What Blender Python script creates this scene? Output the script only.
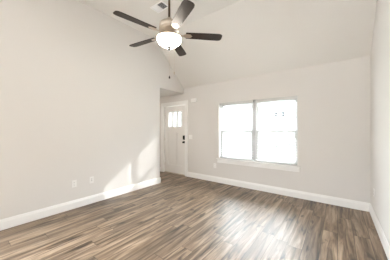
import bpy, bmesh, math, random
from mathutils import Vector, Matrix

for o in list(bpy.data.objects):
    bpy.data.objects.remove(o)
C = bpy.context.scene.collection
sc = bpy.context.scene
PI = math.pi
R = math.radians

# ------------------------------------------------------------------ camera
cam_d = bpy.data.cameras.new('camera')
cam_d.sensor_fit = 'HORIZONTAL'
cam_d.sensor_width = 36.0
cam_d.lens = 36.0 * 188.0 / 390.0
cam_d.clip_start = 0.02
cam = bpy.data.objects.new('camera', cam_d)
C.objects.link(cam)
cam.location = (0, 0, 1.28)
cam.rotation_euler = (R(90), 0, R(37.2))
sc.camera = cam

# ------------------------------------------------------------------ sky, sun, exposure
w = bpy.data.worlds.new('sky')
sc.world = w
w.use_nodes = True
wn_ = w.node_tree
bg = wn_.nodes['Background']
# hazy bright sky: palest at the horizon, several times brighter overhead
tc_ = wn_.nodes.new('ShaderNodeTexCoord'); sx_ = wn_.nodes.new('ShaderNodeSeparateXYZ'); rp_ = wn_.nodes.new('ShaderNodeValToRGB')
wn_.links.new(tc_.outputs['Generated'], sx_.inputs[0]); wn_.links.new(sx_.outputs[2], rp_.inputs[0]); wn_.links.new(rp_.outputs[0], bg.inputs['Color'])
el_ = rp_.color_ramp.elements
el_[0].position = 0.0; el_[0].color = (0.085, 0.087, 0.09, 1)
el_[1].position = 0.75; el_[1].color = (0.90, 0.97, 1.03, 1)
e_ = el_.new(0.12); e_.color = (0.10, 0.105, 0.11, 1)
e_ = el_.new(0.35); e_.color = (0.685, 0.735, 0.785, 1)
bg.inputs['Strength'].default_value = 10.0

sun_d = bpy.data.lights.new('sun', 'SUN')
sun_d.energy = 1.05
sun_d.angle = R(0.6)
sun_d.color = (1.0, 0.98, 0.96)
sun = bpy.data.objects.new('sun', sun_d)
C.objects.link(sun)
sun.location = (8, 12, 9)
sun.rotation_euler = Vector((-1.146, -1.0, -0.686)).to_track_quat('-Z', 'Y').to_euler()

def portal(name, loc, rot, sx, sy):
    d = bpy.data.lights.new(name, 'AREA')
    d.shape = 'RECTANGLE'; d.size = sx; d.size_y = sy
    d.cycles.is_portal = True
    o = bpy.data.objects.new(name, d); C.objects.link(o)
    o.location = loc; o.rotation_euler = rot
portal('window_portal', (-1.455, 4.17, 1.26), (R(-90), 0, 0), 1.75, 1.5)

def area(name, loc, target, sx, sy, power, col):
    d = bpy.data.lights.new(name, 'AREA')
    d.shape = 'RECTANGLE'; d.size = sx; d.size_y = sy; d.energy = power; d.color = col
    o = bpy.data.objects.new(name, d); C.objects.link(o)
    o.location = loc
    o.rotation_euler = (Vector(target) - Vector(loc)).to_track_quat('-Z', 'Y').to_euler()
# added fill light behind the camera, aimed up to bounce off the ceiling
area('rear_bounce_fill', (-1.3, -1.6, 2.1), (-1.3, 1.6, 3.43), 1.2, 0.8, 2.5, (1.0, 0.98, 0.95))
# added unseen fill light under the entry ceiling, brightens the door
area('hall_fill', (-4.15, 2.6, 2.27), (-4.15, 2.6, 0), 0.3, 0.3, 2.4, (1.0, 0.93, 0.84))

portal('side_portal', (-3.57, -1.55, 1.15), (0, R(-90), 0), 2.3, 2.1)
vs = sc.view_settings
vs.view_transform = 'Standard'
vs.look = 'None'
vs.exposure = 2.28
vs.gamma = 1.0
vs.use_curve_mapping = False
sc.cycles.max_bounces = 12
sc.cycles.diffuse_bounces = 8
sc.cycles.transparent_max_bounces = 12
sc.cycles.sample_clamp_indirect = 8.0

# ------------------------------------------------------------------ materials
def mat(name, col, rough=0.5, metal=0.0, spec=0.5, bump=0.0, bscale=60.0, emit=None, estr=0.0, var=0.0):
    m = bpy.data.materials.new(name)
    m.use_nodes = True
    nt = m.node_tree
    p = nt.nodes['Principled BSDF']
    p.inputs['Base Color'].default_value = (*col, 1)
    p.inputs['Roughness'].default_value = rough
    p.inputs['Metallic'].default_value = metal
    p.inputs['Specular IOR Level'].default_value = spec
    if emit:
        p.inputs['Emission Color'].default_value = (*emit, 1)
        p.inputs['Emission Strength'].default_value = estr
    if bump or var:
        tc = nt.nodes.new('ShaderNodeTexCoord')
        n = nt.nodes.new('ShaderNodeTexNoise')
        n.inputs['Scale'].default_value = bscale
        n.inputs['Detail'].default_value = 3
        nt.links.new(tc.outputs['Object'], n.inputs['Vector'])
        if bump:
            b = nt.nodes.new('ShaderNodeBump')
            b.inputs['Strength'].default_value = bump
            b.inputs['Distance'].default_value = 0.004
            nt.links.new(n.outputs['Fac'], b.inputs['Height'])
            nt.links.new(b.outputs['Normal'], p.inputs['Normal'])
        if var:
            mx = nt.nodes.new('ShaderNodeMix'); mx.data_type = 'RGBA'
            mx.inputs[6].default_value = (*[c * (1 - var) for c in col], 1)
            mx.inputs[7].default_value = (*[min(1, c * (1 + var)) for c in col], 1)
            nt.links.new(n.outputs['Fac'], mx.inputs[0])
            nt.links.new(mx.outputs[2], p.inputs['Base Color'])
    return m

M = {}
M['wall'] = mat('greige_wall_paint', (0.728, 0.712, 0.690), 0.75, spec=0.25, bump=0.12, bscale=180)
M['ceiling'] = mat('textured_ceiling_paint', (0.765, 0.752, 0.725), 0.9, spec=0.15, bump=0.6, bscale=55)
M['trim'] = mat('white_trim_paint', (0.88, 0.88, 0.87), 0.35, bump=0.02, bscale=40)
M['door'] = mat('white_door_paint', (0.83, 0.82, 0.80), 0.4, bump=0.03, bscale=50)
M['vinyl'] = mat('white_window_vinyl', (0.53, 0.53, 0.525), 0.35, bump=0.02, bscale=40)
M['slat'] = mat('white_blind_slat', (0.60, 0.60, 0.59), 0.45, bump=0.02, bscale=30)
M['plate'] = mat('white_plastic_plate', (0.86, 0.855, 0.84), 0.3, bump=0.01, bscale=80)
M['slot'] = mat('dark_slot', (0.03, 0.03, 0.03), 0.6, bump=0.02)
M['black'] = mat('black_lock_metal', (0.012, 0.012, 0.013), 0.35, metal=0.3, bump=0.03)
M['screen'] = mat('black_glossy_keypad', (0.01, 0.01, 0.012), 0.12, bump=0.01)
M['nickel'] = mat('brushed_nickel', (0.62, 0.55, 0.47), 0.3, metal=1.0, bump=0.05, bscale=120)
M['bronze'] = mat('aged_bronze_metal', (0.13, 0.095, 0.06), 0.35, metal=1.0, bump=0.05, bscale=120)
M['bowl'] = mat('lit_frosted_glass', (0.9, 0.88, 0.84), 0.4, emit=(1.0, 0.90, 0.78), estr=11.0, bump=0.02)
M['vent'] = mat('white_vent_metal', (0.92, 0.92, 0.92), 0.4, bump=0.02)
M['duct'] = mat('dark_duct_inside', (0.22, 0.22, 0.23), 0.8, bump=0.05)
M['siding'] = mat('pale_house_siding', (0.20, 0.198, 0.193), 0.8, bump=0.1, bscale=8)
M['shingle'] = mat('grey_roof_shingles', (0.45, 0.44, 0.43), 0.9, bump=0.3, bscale=30, var=0.2)
M['hglass'] = mat('dark_house_window_glass', (0.022, 0.024, 0.026), 0.2, spec=0.2, bump=0.01)
M['lawn'] = mat('pale_dry_lawn', (0.13, 0.13, 0.11), 0.95, bump=0.4, bscale=20, var=0.15)
M['street'] = mat('light_concrete_street', (0.18, 0.178, 0.173), 0.9, bump=0.2, bscale=20, var=0.08)
M['shrub'] = mat('grey_green_leaves', (0.05, 0.055, 0.045), 0.8, bump=0.3, bscale=25, var=0.3)

def glass_mat(name='clear_window_glass', tint=(0.97, 0.98, 0.975)):
    m = bpy.data.materials.new(name); m.use_nodes = True
    nt = m.node_tree; nt.nodes.clear()
    out = nt.nodes.new('ShaderNodeOutputMaterial')
    tr = nt.nodes.new('ShaderNodeBsdfTransparent'); tr.inputs[0].default_value = (*tint, 1)
    gl = nt.nodes.new('ShaderNodeBsdfGlossy'); gl.inputs['Roughness'].default_value = 0.02
    lw = nt.nodes.new('ShaderNodeLayerWeight'); lw.inputs['Blend'].default_value = 0.5
    pw = nt.nodes.new('ShaderNodeMath'); pw.operation = 'POWER'; pw.inputs[1].default_value = 5.0
    nt.links.new(lw.outputs['Facing'], pw.inputs[0])
    fr = nt.nodes.new('ShaderNodeMath'); fr.operation = 'MULTIPLY_ADD'; fr.inputs[1].default_value = 0.6; fr.inputs[2].default_value = 0.04
    nt.links.new(pw.outputs[0], fr.inputs[0])
    mx = nt.nodes.new('ShaderNodeMixShader')
    nt.links.new(fr.outputs[0], mx.inputs[0]); nt.links.new(tr.outputs[0], mx.inputs[1]); nt.links.new(gl.outputs[0], mx.inputs[2])
    nt.links.new(mx.outputs[0], out.inputs[0])
    return m
M['glass'] = glass_mat()
M['obscure'] = glass_mat('tinted_door_glass', (0.5, 0.5, 0.49))

def wood_blade():
    m = bpy.data.materials.new('dark_walnut_blade'); m.use_nodes = True
    nt = m.node_tree; p = nt.nodes['Principled BSDF']
    tc = nt.nodes.new('ShaderNodeTexCoord'); mp = nt.nodes.new('ShaderNodeMapping')
    mp.inputs['Scale'].default_value = (4, 60, 20)
    n = nt.nodes.new('ShaderNodeTexNoise'); n.inputs['Scale'].default_value = 2; n.inputs['Detail'].default_value = 6
    cr = nt.nodes.new('ShaderNodeValToRGB')
    cr.color_ramp.elements[0].position = 0.3; cr.color_ramp.elements[0].color = (0.010, 0.005, 0.003, 1)
    cr.color_ramp.elements[1].position = 0.75; cr.color_ramp.elements[1].color = (0.026, 0.014, 0.008, 1)
    L = nt.links.new
    L(tc.outputs['Object'], mp.inputs[0]); L(mp.outputs[0], n.inputs['Vector']); L(n.outputs['Fac'], cr.inputs[0]); L(cr.outputs[0], p.inputs['Base Color'])
    p.inputs['Roughness'].default_value = 0.42
    p.inputs['Specular IOR Level'].default_value = 0.35
    return m
M['blade'] = wood_blade()

def floor_mat():
    m = bpy.data.materials.new('brown_plank_floor'); m.use_nodes = True
    nt = m.node_tree; p = nt.nodes['Principled BSDF']; L = nt.links.new
    def math_(op, a, b=None):
        n = nt.nodes.new('ShaderNodeMath'); n.operation = op
        for i, v in enumerate((a, b)):
            if v is None: continue
            if isinstance(v, (int, float)): n.inputs[i].default_value = v
            else: L(v, n.inputs[i])
        return n.outputs[0]
    def noise(vec, scale, detail, rough=0.55, dist=0.0):
        n = nt.nodes.new('ShaderNodeTexNoise')
        n.inputs['Scale'].default_value = scale; n.inputs['Detail'].default_value = detail
        n.inputs['Roughness'].default_value = rough; n.inputs['Distortion'].default_value = dist
        L(vec, n.inputs['Vector']); return n.outputs['Fac']
    def comb(x, y, z):
        n = nt.nodes.new('ShaderNodeCombineXYZ')
        for i, v in enumerate((x, y, z)):
            if isinstance(v, (int, float)): n.inputs[i].default_value = v
            else: L(v, n.inputs[i])
        return n.outputs[0]
    def ramp(fac, pts):
        n = nt.nodes.new('ShaderNodeValToRGB'); e = n.color_ramp.elements
        while len(e) < len(pts): e.new(0.5)
        for el, (pos, c) in zip(e, pts):
            el.position = pos; el.color = (*c, 1)
        L(fac, n.inputs[0]); return n.outputs[0]
    def mix(mode, fac, a, b):
        n = nt.nodes.new('ShaderNodeMix'); n.data_type = 'RGBA'; n.blend_type = mode
        if isinstance(fac, (int, float)): n.inputs[0].default_value = fac
        else: L(fac, n.inputs[0])
        L(a, n.inputs[6]); L(b, n.inputs[7]); return n.outputs[2]
    tc = nt.nodes.new('ShaderNodeTexCoord'); sp = nt.nodes.new('ShaderNodeSeparateXYZ')
    L(tc.outputs['Object'], sp.inputs[0])
    X, Y = sp.outputs[0], sp.outputs[1]
    W, LEN = 0.152, 1.22
    xs = math_('DIVIDE', X, W); i = math_('FLOOR', xs); fx = math_('SUBTRACT', xs, i)
    wn = nt.nodes.new('ShaderNodeTexWhiteNoise'); wn.noise_dimensions = '1D'; L(i, wn.inputs['W'])
    ys = math_('ADD', math_('DIVIDE', Y, LEN), math_('MULTIPLY', wn.outputs['Value'], 3.7))
    j = math_('FLOOR', ys); fy = math_('SUBTRACT', ys, j)
    wn2 = nt.nodes.new('ShaderNodeTexWhiteNoise'); wn2.noise_dimensions = '2D'; L(comb(i, j, 0), wn2.inputs['Vector'])
    rnd = wn2.outputs['Value']
    off = math_('MULTIPLY', rnd, 37.0)
    grain = noise(comb(math_('ADD', math_('MULTIPLY', X, 20.0), off), math_('MULTIPLY', Y, 1.5), off), 1.0, 5, 0.6, 0.6)
    fine = noise(comb(math_('ADD', math_('MULTIPLY', X, 90.0), off), math_('MULTIPLY', Y, 3.0), off), 1.0, 3)
    blot = noise(comb(math_('ADD', math_('MULTIPLY', X, 13.0), off), math_('MULTIPLY', Y, 3.2), off), 1.0, 2, 0.5, 0.4)
    col = ramp(grain, [(0.32, (0.03, 0.017, 0.008)), (0.40, (0.12, 0.079, 0.047)), (0.51, (0.22, 0.156, 0.102)), (0.66, (0.39, 0.298, 0.212))])
    tone = ramp(rnd, [(0.0, (0.74, 0.72, 0.70)), (0.5, (0.95, 0.94, 0.93)), (1.0, (1.17, 1.16, 1.15))])
    col = mix('MULTIPLY', 1.0, col, tone)
    knots = ramp(blot, [(0.28, (0.16, 0.13, 0.11)), (0.38, (1, 1, 1))])
    col = mix('MULTIPLY', 0.9, col, knots)
    fr = ramp(fine, [(0.3, (0.82, 0.81, 0.80)), (0.7, (1.12, 1.12, 1.12))])
    col = mix('MULTIPLY', 0.8, col, fr)
    ex = math_('MINIMUM', fx, math_('SUBTRACT', 1.0, fx)); ex = math_('MULTIPLY', ex, W)
    ey = math_('MINIMUM', fy, math_('SUBTRACT', 1.0, fy)); ey = math_('MULTIPLY', ey, LEN)
    e = math_('MINIMUM', ex, ey)
    seam = ramp(math_('MULTIPLY', e, 200.0), [(0.25, (0.30, 0.28, 0.26)), (0.75, (1, 1, 1))])
    col = mix('MULTIPLY', 1.0, col, seam)
    L(col, p.inputs['Base Color'])
    p.inputs['Roughness'].default_value = 0.44
    p.inputs['Specular IOR Level'].default_value = 0.82
    b = nt.nodes.new('ShaderNodeBump'); b.inputs['Strength'].default_value = 0.06; b.inputs['Distance'].default_value = 0.001
    L(grain, b.inputs['Height']); L(b.outputs['Normal'], p.inputs['Normal'])
    return m
M['floor'] = floor_mat()

# ------------------------------------------------------------------ mesh helpers
def add_box(bm, x0, x1, y0, y1, z0, z1, mtx=None):
    vs_ = [bm.verts.new(v) for v in ((x0,y0,z0),(x1,y0,z0),(x1,y1,z0),(x0,y1,z0),(x0,y0,z1),(x1,y0,z1),(x1,y1,z1),(x0,y1,z1))]
    for f in ((0,3,2,1),(4,5,6,7),(0,1,5,4),(1,2,6,5),(2,3,7,6),(3,0,4,7)):
        bm.faces.new([vs_[k] for k in f])
    if mtx is not None:
        bmesh.ops.transform(bm, matrix=mtx, verts=vs_)
    return vs_

def add_prism(bm, pts, axis, a0, a1):
    """polygon pts (2D) extruded along an axis; 'x': pts are (y,z); 'y': (x,z); 'z': (x,y)"""
    def P(u, v, t):
        return {'x': (t, u, v), 'y': (u, t, v), 'z': (u, v, t)}[axis]
    A = [bm.verts.new(P(u, v, a0)) for u, v in pts]
    B = [bm.verts.new(P(u, v, a1)) for u, v in pts]
    n = len(pts)
    bm.faces.new(A); bm.faces.new(list(reversed(B)))
    for k in range(n):
        bm.faces.new((A[k], B[k], B[(k+1) % n], A[(k+1) % n]))
    return A + B

def add_tube(bm, p0, p1, r0, r1=None, seg=16):
    r1 = r0 if r1 is None else r1
    p0, p1 = Vector(p0), Vector(p1)
    d = (p1 - p0); q = d.to_track_quat('Z', 'Y').to_matrix()
    A, B = [], []
    for k in range(seg):
        a = 2 * PI * k / seg
        c = q @ Vector((math.cos(a), math.sin(a), 0))
        A.append(bm.verts.new(p0 + c * r0)); B.append(bm.verts.new(p1 + c * r1))
    bm.faces.new(list(reversed(A))); bm.faces.new(B)
    for k in range(seg):
        bm.faces.new((A[k], A[(k+1) % seg], B[(k+1) % seg], B[k]))

def add_lathe(bm, prof, seg=40, centre=(0, 0, 0)):
    cx, cy, cz = centre
    rings = []
    for r, z in prof:
        if r < 1e-5:
            rings.append([bm.verts.new((cx, cy, cz + z))])
        else:
            rings.append([bm.verts.new((cx + r * math.cos(2*PI*k/seg), cy + r * math.sin(2*PI*k/seg), cz + z)) for k in range(seg)])
    for a, b in zip(rings, rings[1:]):
        for k in range(seg):
            k2 = (k + 1) % seg
            if len(a) == 1 and len(b) == 1: continue
            if len(a) == 1: bm.faces.new((a[0], b[k2], b[k]))
            elif len(b) == 1: bm.faces.new((a[k], a[k2], b[0]))
            else: bm.faces.new((a[k], a[k2], b[k2], b[k]))

def obj(name, bm, m, parent=None, bevel=0.0, smooth=False, loc=None):
    bmesh.ops.recalc_face_normals(bm, faces=bm.faces)
    me = bpy.data.meshes.new(name); bm.to_mesh(me); bm.free()
    me.materials.append(m)
    o = bpy.data.objects.new(name, me); C.objects.link(o)
    if loc: o.location = loc
    if smooth:
        for p in me.polygons: p.use_smooth = True
        try: me.set_sharp_from_angle(angle=R(40))
        except Exception: pass
    if bevel:
        b = o.modifiers.new('bevel', 'BEVEL'); b.width = bevel; b.segments = 2; b.limit_method = 'ANGLE'; b.angle_limit = R(50)
    if parent: o.parent = parent
    return o

def empty(name, loc=(0, 0, 0), rotz=0.0):
    o = bpy.data.objects.new(name, None); C.objects.link(o)
    o.empty_display_size = 0.05
    o.location = loc; o.rotation_euler = (0, 0, rotz)
    return o

def tag(o, label, cat, group=None):
    o['label'] = label; o['category'] = cat
    if group: o['group'] = group
    return o

def struct(o, label=None, cat=None):
    o['kind'] = 'structure'
    if label: o['label'] = label
    if cat: o['category'] = cat
    return o

def BM(): return bmesh.new()

def box_obj(name, dims, m, parent=None, bevel=0.0):
    bm = BM(); add_box(bm, *dims); return obj(name, bm, m, parent, bevel)

# ------------------------------------------------------------------ room dimensions
XL, XR = -3.43, 0.41          # left and right wall faces
YF, YB = 4.00, -3.20          # wall with the window, wall behind the camera
ZW, ZC, YR = 2.44, 3.43, 2.95 # low wall height, flat ceiling height, where the slope starts
YE, ZH = 3.115, 2.30          # end of left wall, height of the entry ceiling
XE = -4.75                    # far side of the entry
WX0, WX1, WZ0, WZ1 = -2.304, -0.605, 0.575, 1.935   # window opening
DX0, DX1, DZ1 = -4.245, -3.370, 2.005               # door opening

# floor
bm = BM(); add_box(bm, XE - 0.15, XR + 0.13, YB - 0.15, YF + 0.15, -0.12, 0.0)
struct(obj('floor', bm, M['floor']), 'brown wood plank floor running towards the window wall', 'floor')

# wall with the window and the front door: panels around both openings
bm = BM()
xs = sorted([XE - 0.15, DX0, DX1, WX0, WX1, XR + 0.13]); zs = sorted([0, WZ0, WZ1, DZ1, ZW])
for a in range(len(xs) - 1):
    cols = []
    for b in range(len(zs) - 1):
        cx, cz = (xs[a] + xs[a+1]) / 2, (zs[b] + zs[b+1]) / 2
        hole = (WX0 < cx < WX1 and WZ0 < cz < WZ1) or (DX0 < cx < DX1 and cz < DZ1)
        cols.append(hole)
    b = 0
    while b < len(cols):
        if cols[b]: b += 1; continue
        e = b
        while e + 1 < len(cols) and not cols[e + 1]: e += 1
        add_box(bm, xs[a], xs[a+1], YF, YF + 0.15, zs[b], zs[e+1])
        b = e + 1
bmesh.ops.remove_doubles(bm, verts=bm.verts, dist=1e-5)
struct(obj('wall_front', bm, M['wall']), 'greige wall with the wide window and the white entry door', 'wall')

# left wall with its opening to the entry, gable shaped at the top
bm = BM()
add_prism(bm, [(YB, 0), (-2.6, 0), (-2.6, 2.3), (-0.5, 2.3), (-0.5, 0), (YE, 0), (YE, ZH), (YF, ZH), (YF, ZW + 0.04), (YR + 0.02, ZC + 0.04), (YB, ZC + 0.04)], 'x', XL - 0.12, XL)  # unseen opening behind the camera added to let in sky light
struct(obj('wall_left', bm, M['wall'], bevel=0.004), 'long greige wall with sloping top and sun patch', 'wall')
bm = BM()
add_prism(bm, [(YB, 0), (YF, 0), (YF, ZW + 0.04), (YR + 0.02, ZC + 0.04), (YB, ZC + 0.04)], 'x', XR, XR + 0.12)
struct(obj('wall_right', bm, M['wall']), 'greige wall at the right edge', 'wall')
# rear wall, behind the camera
bm = BM()
add_box(bm, XL - 0.12, XR + 0.12, YB - 0.15, YB, 0, ZC + 0.04)
struct(obj('wall_rear', bm, M['wall']), 'greige wall behind the camera', 'wall')

# ceiling: flat part and slope
sl = (ZC - ZW) / (YF - YR)
bm = BM()
add_prism(bm, [(YF + 0.15, ZW - 0.15 * sl), (YR, ZC), (YB - 0.15, ZC), (YB - 0.15, ZC + 0.14), (YR + 0.07, ZC + 0.14), (YF + 0.15, ZW + 0.06)], 'x', XL - 0.12, XR + 0.12)
struct(obj('ceiling', bm, M['ceiling']), 'vaulted ceiling, flat then sloping down to the window wall', 'ceiling')
# entry: ceiling, side wall and end wall
bm = BM(); add_box(bm, XE - 0.12, XL - 0.12, 1.9, YF, ZH, ZH + 0.12)
struct(obj('ceiling_entry', bm, M['ceiling']), 'low flat ceiling over the entry by the door', 'ceiling')
bm = BM(); add_box(bm, XE - 0.12, XE, 1.9, YF, 0, ZH)
struct(obj('wall_entry', bm, M['wall']), 'greige side wall of the entry', 'wall')
bm = BM(); add_box(bm, XE - 0.12, XL - 0.12, 1.78, 1.9, 0, ZH + 0.12)
struct(obj('wall_hall', bm, M['wall']), 'greige end wall of the entry hall', 'wall')

# baseboards: moulded profile (depth, height)
BH = 0.135
PROF = [(0, 0), (0.015, 0), (0.015, BH - 0.035), (0.011, BH - 0.025), (0.009, BH - 0.012), (0.005, BH), (0, BH)]
def base_run(bm, p0, p1, out):
    p0, p1, out = Vector((*p0, 0)), Vector((*p1, 0)), Vector((*out, 0))
    A = [bm.verts.new(p0 + out * d + Vector((0, 0, z))) for d, z in PROF]
    B = [bm.verts.new(p1 + out * d + Vector((0, 0, z))) for d, z in PROF]
    n = len(PROF); bm.faces.new(A); bm.faces.new(list(reversed(B)))
    for k in range(n): bm.faces.new((A[k], B[k], B[(k+1) % n], A[(k+1) % n]))
bm = BM()
base_run(bm, (XL, -0.5), (XL, YE + 0.015), (1, 0)); base_run(bm, (XL - 0.12, YE), (XL + 0.015, YE), (0, 1))
struct(obj('baseboard_left', bm, M['trim']), 'white baseboard along the long left wall', 'baseboard')
CAS = 0.09
bm = BM(); base_run(bm, (DX1 + CAS, YF), (XR, YF), (0, -1)); base_run(bm, (XE, YF), (DX0 - CAS, YF), (0, -1))
struct(obj('baseboard_front', bm, M['trim']), 'white baseboard under the window', 'baseboard')
bm = BM(); base_run(bm, (XR, YB), (XR, YF - 0.015), (-1, 0))
struct(obj('baseboard_right', bm, M['trim']), 'white baseboard along the right wall', 'baseboard')

# ------------------------------------------------------------------ front door
dr = struct(empty('door_1', ((DX0 + DX1) / 2, YF + 0.05, 0)), 'white front door with three small panes and black lock', 'door')
SW = (DX1 - DX0) / 2 - 0.022    # half width of the slab
SH0, SH1 = 0.02, DZ1 - 0.025
gx = [(-0.262, -0.105), (-0.070, 0.070), (0.105, 0.262)]   # panes
GZ0, GZ1 = 1.375, 1.815
bm = BM()
px = [(-SW + 0.12, -0.045), (0.045, SW - 0.12)]; PZ0, PZ1 = 0.24, 1.21
# stiles and rails, leaving the panes and the recessed panels open
add_box(bm, -SW, gx[0][0], 0, 0.045, PZ1, SH1); add_box(bm, gx[2][1], SW, 0, 0.045, PZ1, SH1)
add_box(bm, gx[0][0], gx[2][1], 0, 0.045, GZ1, SH1); add_box(bm, gx[0][0], gx[2][1], 0, 0.045, PZ1, GZ0)
add_box(bm, gx[0][1], gx[1][0], 0, 0.045, GZ0, GZ1); add_box(bm, gx[1][1], gx[2][0], 0, 0.045, GZ0, GZ1)
add_box(bm, -SW, SW, 0, 0.045, SH0, PZ0)
add_box(bm, -SW, px[0][0], 0, 0.045, PZ0, PZ1); add_box(bm, px[0][1], px[1][0], 0, 0.045, PZ0, PZ1); add_box(bm, px[1][1], SW, 0, 0.045, PZ0, PZ1)
slab = obj('door_slab', bm, M['door'], dr)
for a, b in px:
    bm = BM(); add_box(bm, a, b, 0.024, 0.042, PZ0, PZ1)
    # raised moulding around the panel
    for q in ((a, a + 0.018, PZ0, PZ1), (b - 0.018, b, PZ0, PZ1)):
        add_box(bm, q[0], q[1], 0.010, 0.024, q[2], q[3])
    add_box(bm, a, b, 0.010, 0.024, PZ0, PZ0 + 0.018); add_box(bm, a, b, 0.010, 0.024, PZ1 - 0.018, PZ1)
    obj('door_panel', bm, M['door'], dr)
for a, b in gx:
    bm = BM(); add_box(bm, a, b, 0.018, 0.026, GZ0, GZ1)
    obj('door_pane', bm, M['obscure'], dr)
bm = BM()
x0, x1 = gx[0][0], gx[2][1]
add_box(bm, x0 - 0.025, x0, -0.012, 0, GZ0 - 0.025, GZ1 + 0.025); add_box(bm, x1, x1 + 0.025, -0.012, 0, GZ0 - 0.025, GZ1 + 0.025)
add_box(bm, x0, x1, -0.012, 0, GZ1, GZ1 + 0.025); add_box(bm, x0, x1, -0.012, 0, GZ0 - 0.025, GZ0)
obj('pane_moulding', bm, M['door'], dr, bevel=0.004)
kx = SW - 0.065
kp = box_obj('keypad_lock', (kx - 0.034, kx + 0.034, -0.03, 0, 1.005, 1.125), M['black'], dr, bevel=0.01)
kp['label'] = 'black keypad deadbolt'
box_obj('keypad_face', (kx - 0.024, kx + 0.024, -0.033, -0.029, 1.05, 1.115), M['screen'], kp, bevel=0.002)
bm = BM(); add_tube(bm, (kx, -0.048, 1.028), (kx, -0.028, 1.028), 0.014); obj('thumb_turn', bm, M['black'], kp, bevel=0.003)
bm = BM()
add_tube(bm, (kx, -0.008, 0.935), (kx, 0, 0.935), 0.032, seg=24); add_tube(bm, (kx, -0.04, 0.935), (kx, -0.008, 0.935), 0.012)
add_tube(bm, (kx, -0.065, 0.935), (kx, -0.04, 0.935), 0.022, 0.027, 24)
obj('door_knob', bm, M['black'], dr, bevel=0.004)['label'] = 'round black door knob'
for z in (0.25, 1.0, 1.75):
    bm = BM(); add_tube(bm, (-SW - 0.008, -0.006, z - 0.045), (-SW - 0.008, -0.006, z + 0.045), 0.007, seg=12)
    obj('hinge', bm, M['nickel'], dr)
# jamb, casing and threshold of the door
bm = BM()
add_box(bm, DX0, DX0 + 0.018, YF, YF + 0.15, 0, DZ1); add_box(bm, DX1 - 0.018, DX1, YF, YF + 0.15, 0, DZ1)
add_box(bm, DX0 + 0.018, DX1 - 0.018, YF, YF + 0.15, DZ1 - 0.018, DZ1)
struct(obj('trim_1', bm, M['trim']), 'white jamb around the front door', 'door frame')
bm = BM()
add_box(bm, DX0 - CAS, DX0 + 0.006, YF - 0.018, YF, 0, DZ1 + CAS); add_box(bm, DX1 - 0.006, DX1 + CAS, YF - 0.018, YF, 0, DZ1 + CAS)
add_box(bm, DX0 + 0.006, DX1 - 0.006, YF - 0.018, YF, DZ1 - 0.006, DZ1 + CAS)
add_box(bm, DX0 - CAS, DX0 - CAS + 0.02, YF - 0.026, YF - 0.018, 0, DZ1 + CAS); add_box(bm, DX1 + CAS - 0.02, DX1 + CAS, YF - 0.026, YF - 0.018, 0, DZ1 + CAS)
add_box(bm, DX0 - CAS, DX1 + CAS, YF - 0.026, YF - 0.018, DZ1 + CAS - 0.02, DZ1 + CAS)
struct(obj('trim_2', bm, M['trim']), 'white moulded casing around the front door', 'trim')
bm = BM(); add_prism(bm, [(YF + 0.02, 0), (YF + 0.15, 0), (YF + 0.15, 0.015), (YF + 0.04, 0.018)], 'x', DX0 + 0.018, DX1 - 0.018)
struct(obj('trim_3', bm, M['nickel']), 'metal threshold under the front door', 'threshold')

# ------------------------------------------------------------------ twin double-hung window
ST = WZ0 + 0.022            # top of the stool
WM = (WX0 + WX1) / 2        # centre mullion
ML = 0.04
ZR = 1.245                  # meeting rail
def window(name, x0, x1, lab):
    r = struct(empty(name, ((x0 + x1) / 2, YF + 0.115, ST)), lab, 'window')
    hw, H = (x1 - x0) / 2, WZ1 - ST
    fw = 0.03
    bm = BM()
    add_box(bm, -hw, -hw + fw, -0.035, 0.035, 0, H); add_box(bm, hw - fw, hw, -0.035, 0.035, 0, H)
    add_box(bm, -hw + fw, hw - fw, -0.035, 0.035, H - fw, H); add_box(bm, -hw + fw, hw - fw, -0.035, 0.035, 0, fw)
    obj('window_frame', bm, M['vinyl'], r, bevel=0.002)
    zr = ZR - ST
    for nm, z0, z1, y0 in (('upper_sash', zr - 0.026, H - fw, 0.004), ('lower_sash', fw, zr + 0.026, -0.028)):
        bm = BM(); s = 0.032; a, b = -hw + fw, hw - fw
        add_box(bm, a, a + s, y0, y0 + 0.028, z0, z1); add_box(bm, b - s, b, y0, y0 + 0.028, z0, z1)
        add_box(bm, a + s, b - s, y0, y0 + 0.028, z0, z0 + 0.042); add_box(bm, a + s, b - s, y0, y0 + 0.028, z1 - 0.042, z1)
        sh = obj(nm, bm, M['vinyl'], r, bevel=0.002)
        bm = BM(); add_box(bm, a + s, b - s, y0 + 0.012, y0 + 0.016, z0 + 0.042, z1 - 0.042)
        obj('pane', bm, M['glass'], sh)
    return r
window('window_1', WX0, WM - ML / 2, 'left half of the twin window, white double-hung sashes')
window('window_2', WM + ML / 2, WX1, 'right half of the twin window, white double-hung sashes')
bm = BM(); add_box(bm, WM - ML / 2, WM + ML / 2, YF + 0.07, YF + 0.15, ST, WZ1)
struct(obj('trim_4', bm, M['vinyl'], bevel=0.003), 'white mullion between the two window halves', 'trim')
bm = BM()
add_box(bm, WX0 - 0.05, WX1 + 0.05, YF - 0.045, YF, WZ0 - 0.003, ST); add_box(bm, WX0, WX1, YF, YF + 0.15, WZ0, ST)
struct(obj('trim_5', bm, M['trim'], bevel=0.004), 'white window sill board', 'window sill')
bm = BM(); add_box(bm, WX0 - 0.035, WX1 + 0.035, YF - 0.018, YF, WZ0 - 0.085, WZ0 - 0.003); add_box(bm, WX0 - 0.035, WX1 + 0.035, YF - 0.024, YF - 0.018, WZ0 - 0.085, WZ0 - 0.07)
struct(obj('trim_6', bm, M['trim'], bevel=0.003), 'white apron board under the window sill', 'trim')

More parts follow.
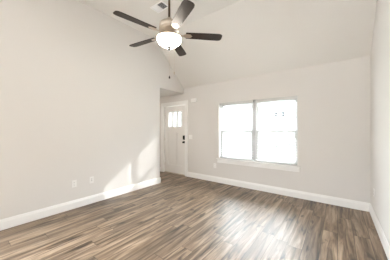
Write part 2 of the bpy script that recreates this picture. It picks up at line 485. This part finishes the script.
def blind(x0, x1, label):
    yb = YF + 0.045
    r = tag(empty('window_blind', ((x0 + x1) / 2, yb, ST)), label, 'blind', 'open slat blinds in the twin window')
    hw, H = (x1 - x0) / 2, WZ1 - ST
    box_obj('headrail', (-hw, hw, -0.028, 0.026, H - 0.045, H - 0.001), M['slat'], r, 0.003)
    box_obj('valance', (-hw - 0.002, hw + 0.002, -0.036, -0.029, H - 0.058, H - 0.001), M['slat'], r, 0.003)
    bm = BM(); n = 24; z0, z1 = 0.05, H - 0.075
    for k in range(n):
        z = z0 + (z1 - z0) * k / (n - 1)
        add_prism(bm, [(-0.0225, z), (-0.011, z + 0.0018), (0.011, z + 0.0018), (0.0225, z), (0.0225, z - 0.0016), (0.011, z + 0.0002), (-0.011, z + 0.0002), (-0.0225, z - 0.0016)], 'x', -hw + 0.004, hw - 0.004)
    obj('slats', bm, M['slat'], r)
    box_obj('bottom_rail', (-hw + 0.004, hw - 0.004, -0.026, 0.026, 0.006, 0.024), M['slat'], r, 0.003)
    for x in (-hw + 0.11, hw - 0.11):
        bm = BM()
        for y in (-0.0245, 0.0245): add_tube(bm, (x, y, 0.02), (x, y, H - 0.04), 0.0016, seg=6)
        obj('ladder_cord', bm, M['slat'], r)
    bm = BM(); add_tube(bm, (-hw + 0.055, -0.042, H - 0.62), (-hw + 0.055, -0.042, H - 0.06), 0.004, seg=8)
    obj('tilt_wand', bm, M['plate'], r)
    return r
blind(WX0 + 0.012, WM - 0.008, 'white open slat blind hanging in the left half of the window')
blind(WM + 0.05, WX1 - 0.012, 'white open slat blind hanging in the right half of the window')

# ------------------------------------------------------------------ ceiling fan
FX, FY = -1.655, 1.654
fan = tag(empty('ceiling_fan', (FX, FY, ZC)), 'five-blade dark wood ceiling fan with a lit white glass bowl', 'ceiling fan')
def fz(z): return z - ZC
bm = BM(); add_lathe(bm, [(0, 0), (0.068, 0), (0.068, -0.02), (0.06, -0.045), (0.035, -0.07), (0.018, -0.08), (0, -0.08)]); obj('canopy', bm, M['bronze'], fan, smooth=True)
bm = BM(); add_tube(bm, (0, 0, fz(2.60)), (0, 0, -0.07), 0.0135, seg=20); obj('downrod', bm, M['bronze'], fan, smooth=True)
bm = BM(); add_lathe(bm, [(0, fz(2.66)), (0.024, fz(2.66)), (0.03, fz(2.645)), (0.034, fz(2.615)), (0, fz(2.612))]); obj('coupling_cover', bm, M['nickel'], fan, smooth=True)
bm = BM()
add_lathe(bm, [(0, fz(2.618)), (0.05, fz(2.618)), (0.085, fz(2.608)), (0.112, fz(2.59)), (0.122, fz(2.565)), (0.122, fz(2.545)), (0.115, fz(2.535)), (0.125, fz(2.528)), (0.125, fz(2.50)), (0.105, fz(2.48)), (0.085, fz(2.468)), (0, fz(2.465))], 48)
obj('motor_housing', bm, M['nickel'], fan, smooth=True)
bm = BM(); add_lathe(bm, [(0, fz(2.466)), (0.075, fz(2.466)), (0.08, fz(2.45)), (0.072, fz(2.432)), (0.10, fz(2.424)), (0.13, fz(2.418)), (0.153, fz(2.412)), (0.153, fz(2.404)), (0.14, fz(2.402)), (0, fz(2.402))], 48); obj('light_fitter', bm, M['nickel'], fan, smooth=True)
bm = BM(); add_lathe(bm, [(0.146, fz(2.403)), (0.149, fz(2.394)), (0.143, fz(2.374)), (0.122, fz(2.345)), (0.088, fz(2.319)), (0.045, fz(2.303)), (0, fz(2.299))], 48); obj('glass_bowl', bm, M['bowl'], fan, smooth=True)
bm = BM(); add_lathe(bm, [(0, fz(2.302)), (0.024, fz(2.3)), (0.024, fz(2.292)), (0.013, fz(2.284)), (0.015, fz(2.274)), (0.007, fz(2.262)), (0, fz(2.259))], 20); obj('finial', bm, M['black'], fan, smooth=True)
for k in range(5):
    a = R(-28.3 + 72 * k)
    rot = Matrix.Rotation(a, 4, 'Z') @ Matrix.Translation((0, 0, fz(2.455))) @ Matrix.Rotation(R(-11), 4, 'X')
    # paddle outline in its own axes, extruded
    pts = [(0.205, -0.045), (0.21, -0.052), (0.34, -0.056), (0.50, -0.061), (0.615, -0.062), (0.645, -0.055), (0.66, -0.038), (0.663, 0.0), (0.66, 0.038), (0.645, 0.055), (0.615, 0.062), (0.50, 0.061), (0.34, 0.056), (0.21, 0.052), (0.205, 0.045)]
    bm = BM(); add_prism(bm, pts, 'z', -0.003, 0.004)
    b = obj('blade', bm, M['blade'], fan, bevel=0.0015); b.matrix_local = rot
    bm = BM()
    add_prism(bm, [(0.105, -0.014), (0.17, -0.012), (0.2, -0.034), (0.262, -0.03), (0.285, 0.0), (0.262, 0.03), (0.2, 0.034), (0.17, 0.012), (0.105, 0.014)], 'z', -0.0085, -0.0032)
    for sx, sy in ((0.215, -0.02), (0.215, 0.02), (0.262, 0.0)):
        add_tube(bm, (sx, sy, -0.012), (sx, sy, -0.008), 0.005, seg=10)
    ir = obj('blade_iron', bm, M['nickel'], b, bevel=0.0015)
    ir['label'] = 'nickel blade bracket'
for nm, dx, dy, zb, fob in (('pull_chain', -0.03, 0.035, 1.955, 'black'), ('pull_chain', 0.035, 0.055, 2.0, 'nickel')):
    bm = BM(); z = 2.41
    dx, dy = dx * 1.0, dy * 1.0
    add_tube(bm, (dx, dy, fz(2.41)), (dx, dy, fz(zb)), 0.0009, seg=6)
    q = 2.29
    while q > zb:
        bmesh.ops.create_icosphere(bm, subdivisions=1, radius=0.0017, matrix=Matrix.Translation((dx, dy, fz(q)))); q -= 0.006
    ch = obj(nm, bm, M['nickel'], fan)
    bm = BM(); add_lathe(bm, [(0, 0.008), (0.004, 0.006), (0.0085, -0.004), (0.0105, -0.016), (0.008, -0.027), (0, -0.032)], 16, (dx, dy, fz(zb)))
    obj('chain_fob', bm, M['black' if fob == 'black' else 'nickel'], ch, smooth=True)

# ------------------------------------------------------------------ ceiling vent (two-way register)
VX0, VX1, VY0, VY1 = -2.625, -2.325, 2.145, 2.345
vent = tag(empty('ceiling_vent', ((VX0 + VX1) / 2, (VY0 + VY1) / 2, ZC)), 'white two-way air vent on the flat ceiling behind the fan rod', 'vent')
hx, hy = (VX1 - VX0) / 2, (VY1 - VY0) / 2
bm = BM(); f = 0.026
add_box(bm, -hx, -hx + f, -hy, hy, -0.008, 0); add_box(bm, hx - f, hx, -hy, hy, -0.008, 0)
add_box(bm, -hx + f, hx - f, -hy, -hy + f, -0.008, 0); add_box(bm, -hx + f, hx - f, hy - f, hy, -0.008, 0)
add_box(bm, -0.006, 0.006, -hy + f, hy - f, -0.008, 0)
obj('vent_frame', bm, M['vent'], vent, bevel=0.002)
box_obj('duct_opening', (-hx + f, hx - f, -hy + f, hy - f, -0.0012, 0), M['duct'], vent)
for sgn, x0, x1 in ((-1, -hx + f, -0.006), (1, 0.006, hx - f)):
    bm = BM(); n = 8
    for k in range(n):
        x = x0 + (x1 - x0) * (k + 0.5) / n
        add_box(bm, -0.0075, 0.0075, -hy + f, hy - f, -0.0005, 0.0005, Matrix.Translation((x, 0, -0.0075)) @ Matrix.Rotation(R(42) * sgn, 4, 'Y'))
    obj('louver_bank', bm, M['vent'], vent)

# ------------------------------------------------------------------ wall plates
def plate_base(name, loc, rotz, label, cat, wdt=0.072, group=None):
    r = tag(empty(name, loc, rotz), label, cat, group)   # local -Y faces the room
    bm = BM(); add_box(bm, -wdt / 2, wdt / 2, -0.006, 0, -0.058, 0.058)
    obj('plate', bm, M['plate'], r, bevel=0.003)
    return r
def outlet(loc, rotz, label, group=None):
    r = plate_base('wall_outlet', loc, rotz, label, 'outlet', 0.072, group)
    for z in (-0.02, 0.02):
        rc = box_obj('receptacle', (-0.017, 0.017, -0.0085, -0.005, z - 0.0145, z + 0.0145), M['plate'], r, 0.004)
        bm = BM()
        for x in (-0.0065, 0.0065): add_box(bm, x - 0.0012, x + 0.0012, -0.0089, -0.0083, z - 0.001, z + 0.007)
        add_tube(bm, (0, -0.0089, z - 0.008), (0, -0.0083, z - 0.008), 0.0025, seg=10)
        obj('slots', bm, M['slot'], rc)
    bm = BM(); add_tube(bm, (0, -0.0072, 0), (0, -0.0055, 0), 0.0032, seg=10); obj('screw', bm, M['plate'], r)
    return r
outlet((XL, 1.252, 0.402), R(90), 'white power outlet low on the left wall, nearer the camera of the pair')
r = plate_base('wall_outlet', (XL, 1.525, 0.408), R(90), 'white decorator plate low on the left wall, nearer the sun patch', 'outlet')
bm = BM(); add_box(bm, -0.017, 0.017, -0.0085, -0.005, -0.033, 0.033); ins = obj('insert', bm, M['plate'], r, bevel=0.002)
bm = BM()
for z in (-0.015, 0.015): add_tube(bm, (0, -0.0089, z), (0, -0.0083, z), 0.006, seg=14)
obj('sockets', bm, M['slot'], ins)
outlet((-2.417, YF, 0.40), 0, 'white power outlet on the window wall, low left of the window')
outlet((XR, 3.63, 0.40), R(-90), 'white power outlet low on the right wall by the corner')
r = plate_base('light_switch', (-3.185, YF, 1.09), 0, 'white double light switch on the wall beside the entry door', 'switch', 0.118)
for x in (-0.023, 0.023):
    t = box_obj('switch_rocker', (x - 0.0165, x + 0.0165, -0.0085, -0.005, -0.033, 0.033), M['plate'], r, 0.002)
# door chime
ch = tag(empty('door_chime', (-3.06, YF, 2.068)), 'white door chime box on the wall above and right of the entry door', 'door chime')
box_obj('cover', (-0.088, 0.088, -0.045, -0.004, -0.055, 0.055), M['plate'], ch, 0.008)
box_obj('back_plate', (-0.08, 0.08, -0.004, 0, -0.048, 0.048), M['plate'], ch)
bm = BM()
for k in range(5): add_box(bm, -0.05, 0.05, -0.0455, -0.0445, -0.04 + k * 0.007, -0.0375 + k * 0.007)
obj('sound_slots', bm, M['plate'], ch)

# ------------------------------------------------------------------ outside
GZ = -0.35
bm = BM(); add_box(bm, -60, 40, YF + 0.15, 9.0, GZ - 0.2, GZ); add_box(bm, -60, 40, 15.0, 70, GZ - 0.2, GZ)
struct(obj('lawn', bm, M['lawn']), 'pale lawn outside the window', 'lawn')
bm = BM(); add_box(bm, -60, 40, 9.0, 15.0, GZ - 0.2, GZ - 0.02)
struct(obj('street', bm, M['street']), 'pale street outside the window', 'street')
bm = BM(); add_box(bm, -60, 40, -30, YB - 0.15, GZ - 0.2, GZ + 0.2); add_box(bm, -60, XE - 0.15, YB - 0.15, YF + 0.15, GZ - 0.2, GZ + 0.2)
struct(obj('patio', bm, M['street']), 'pale concrete patio behind the room', 'patio')
hs = tag(empty('house', (-6.0, 20, GZ)), 'pale sided house across the street seen through the window', 'house')
bm = BM(); add_box(bm, -7, 9, 0, 9, 0, 5.0)
for k in range(33): add_box(bm, -7, 9, -0.012, 0, 0.05 + k * 0.148, 0.06 + k * 0.148)
obj('house_wall', bm, M['siding'], hs)
bm = BM(); add_prism(bm, [(-0.5, 4.9), (4.5, 7.4), (9.5, 4.9), (9.5, 5.05), (4.5, 7.6), (-0.5, 5.05)], 'x', -7.4, 9.4)
obj('roof', bm, M['shingle'], hs)
for x in (1.05, 1.72):
    fr = box_obj('house_window', (x - 0.2, x + 0.2, -0.03, 0.05, 2.62, 3.52), M['siding'], hs)
    box_obj('house_pane', (x - 0.12, x + 0.12, -0.035, -0.03, 2.8, 3.44), M['hglass'], fr)
random.seed(4)
for k, (x, lab) in enumerate(((-4.75, 'small clipped shrub at the house front, left of the other two'), (-4.05, 'small clipped shrub at the house front, between two others'), (-3.4, 'small clipped shrub at the house front, right of the other two'))):
    bm = BM(); bmesh.ops.create_icosphere(bm, subdivisions=4, radius=0.28)
    for v in bm.verts:
        n = v.co.normalized()
        v.co *= 1 + 0.10 * math.sin(9 * n.x + k) * math.sin(11 * n.y) + random.uniform(-0.07, 0.07)
        v.co.z = v.co.z * 1.3 + 0.33
    tag(obj('shrub', bm, M['shrub'], loc=(x, 19.2, GZ)), lab, 'shrub', 'shrubs in front of the house')
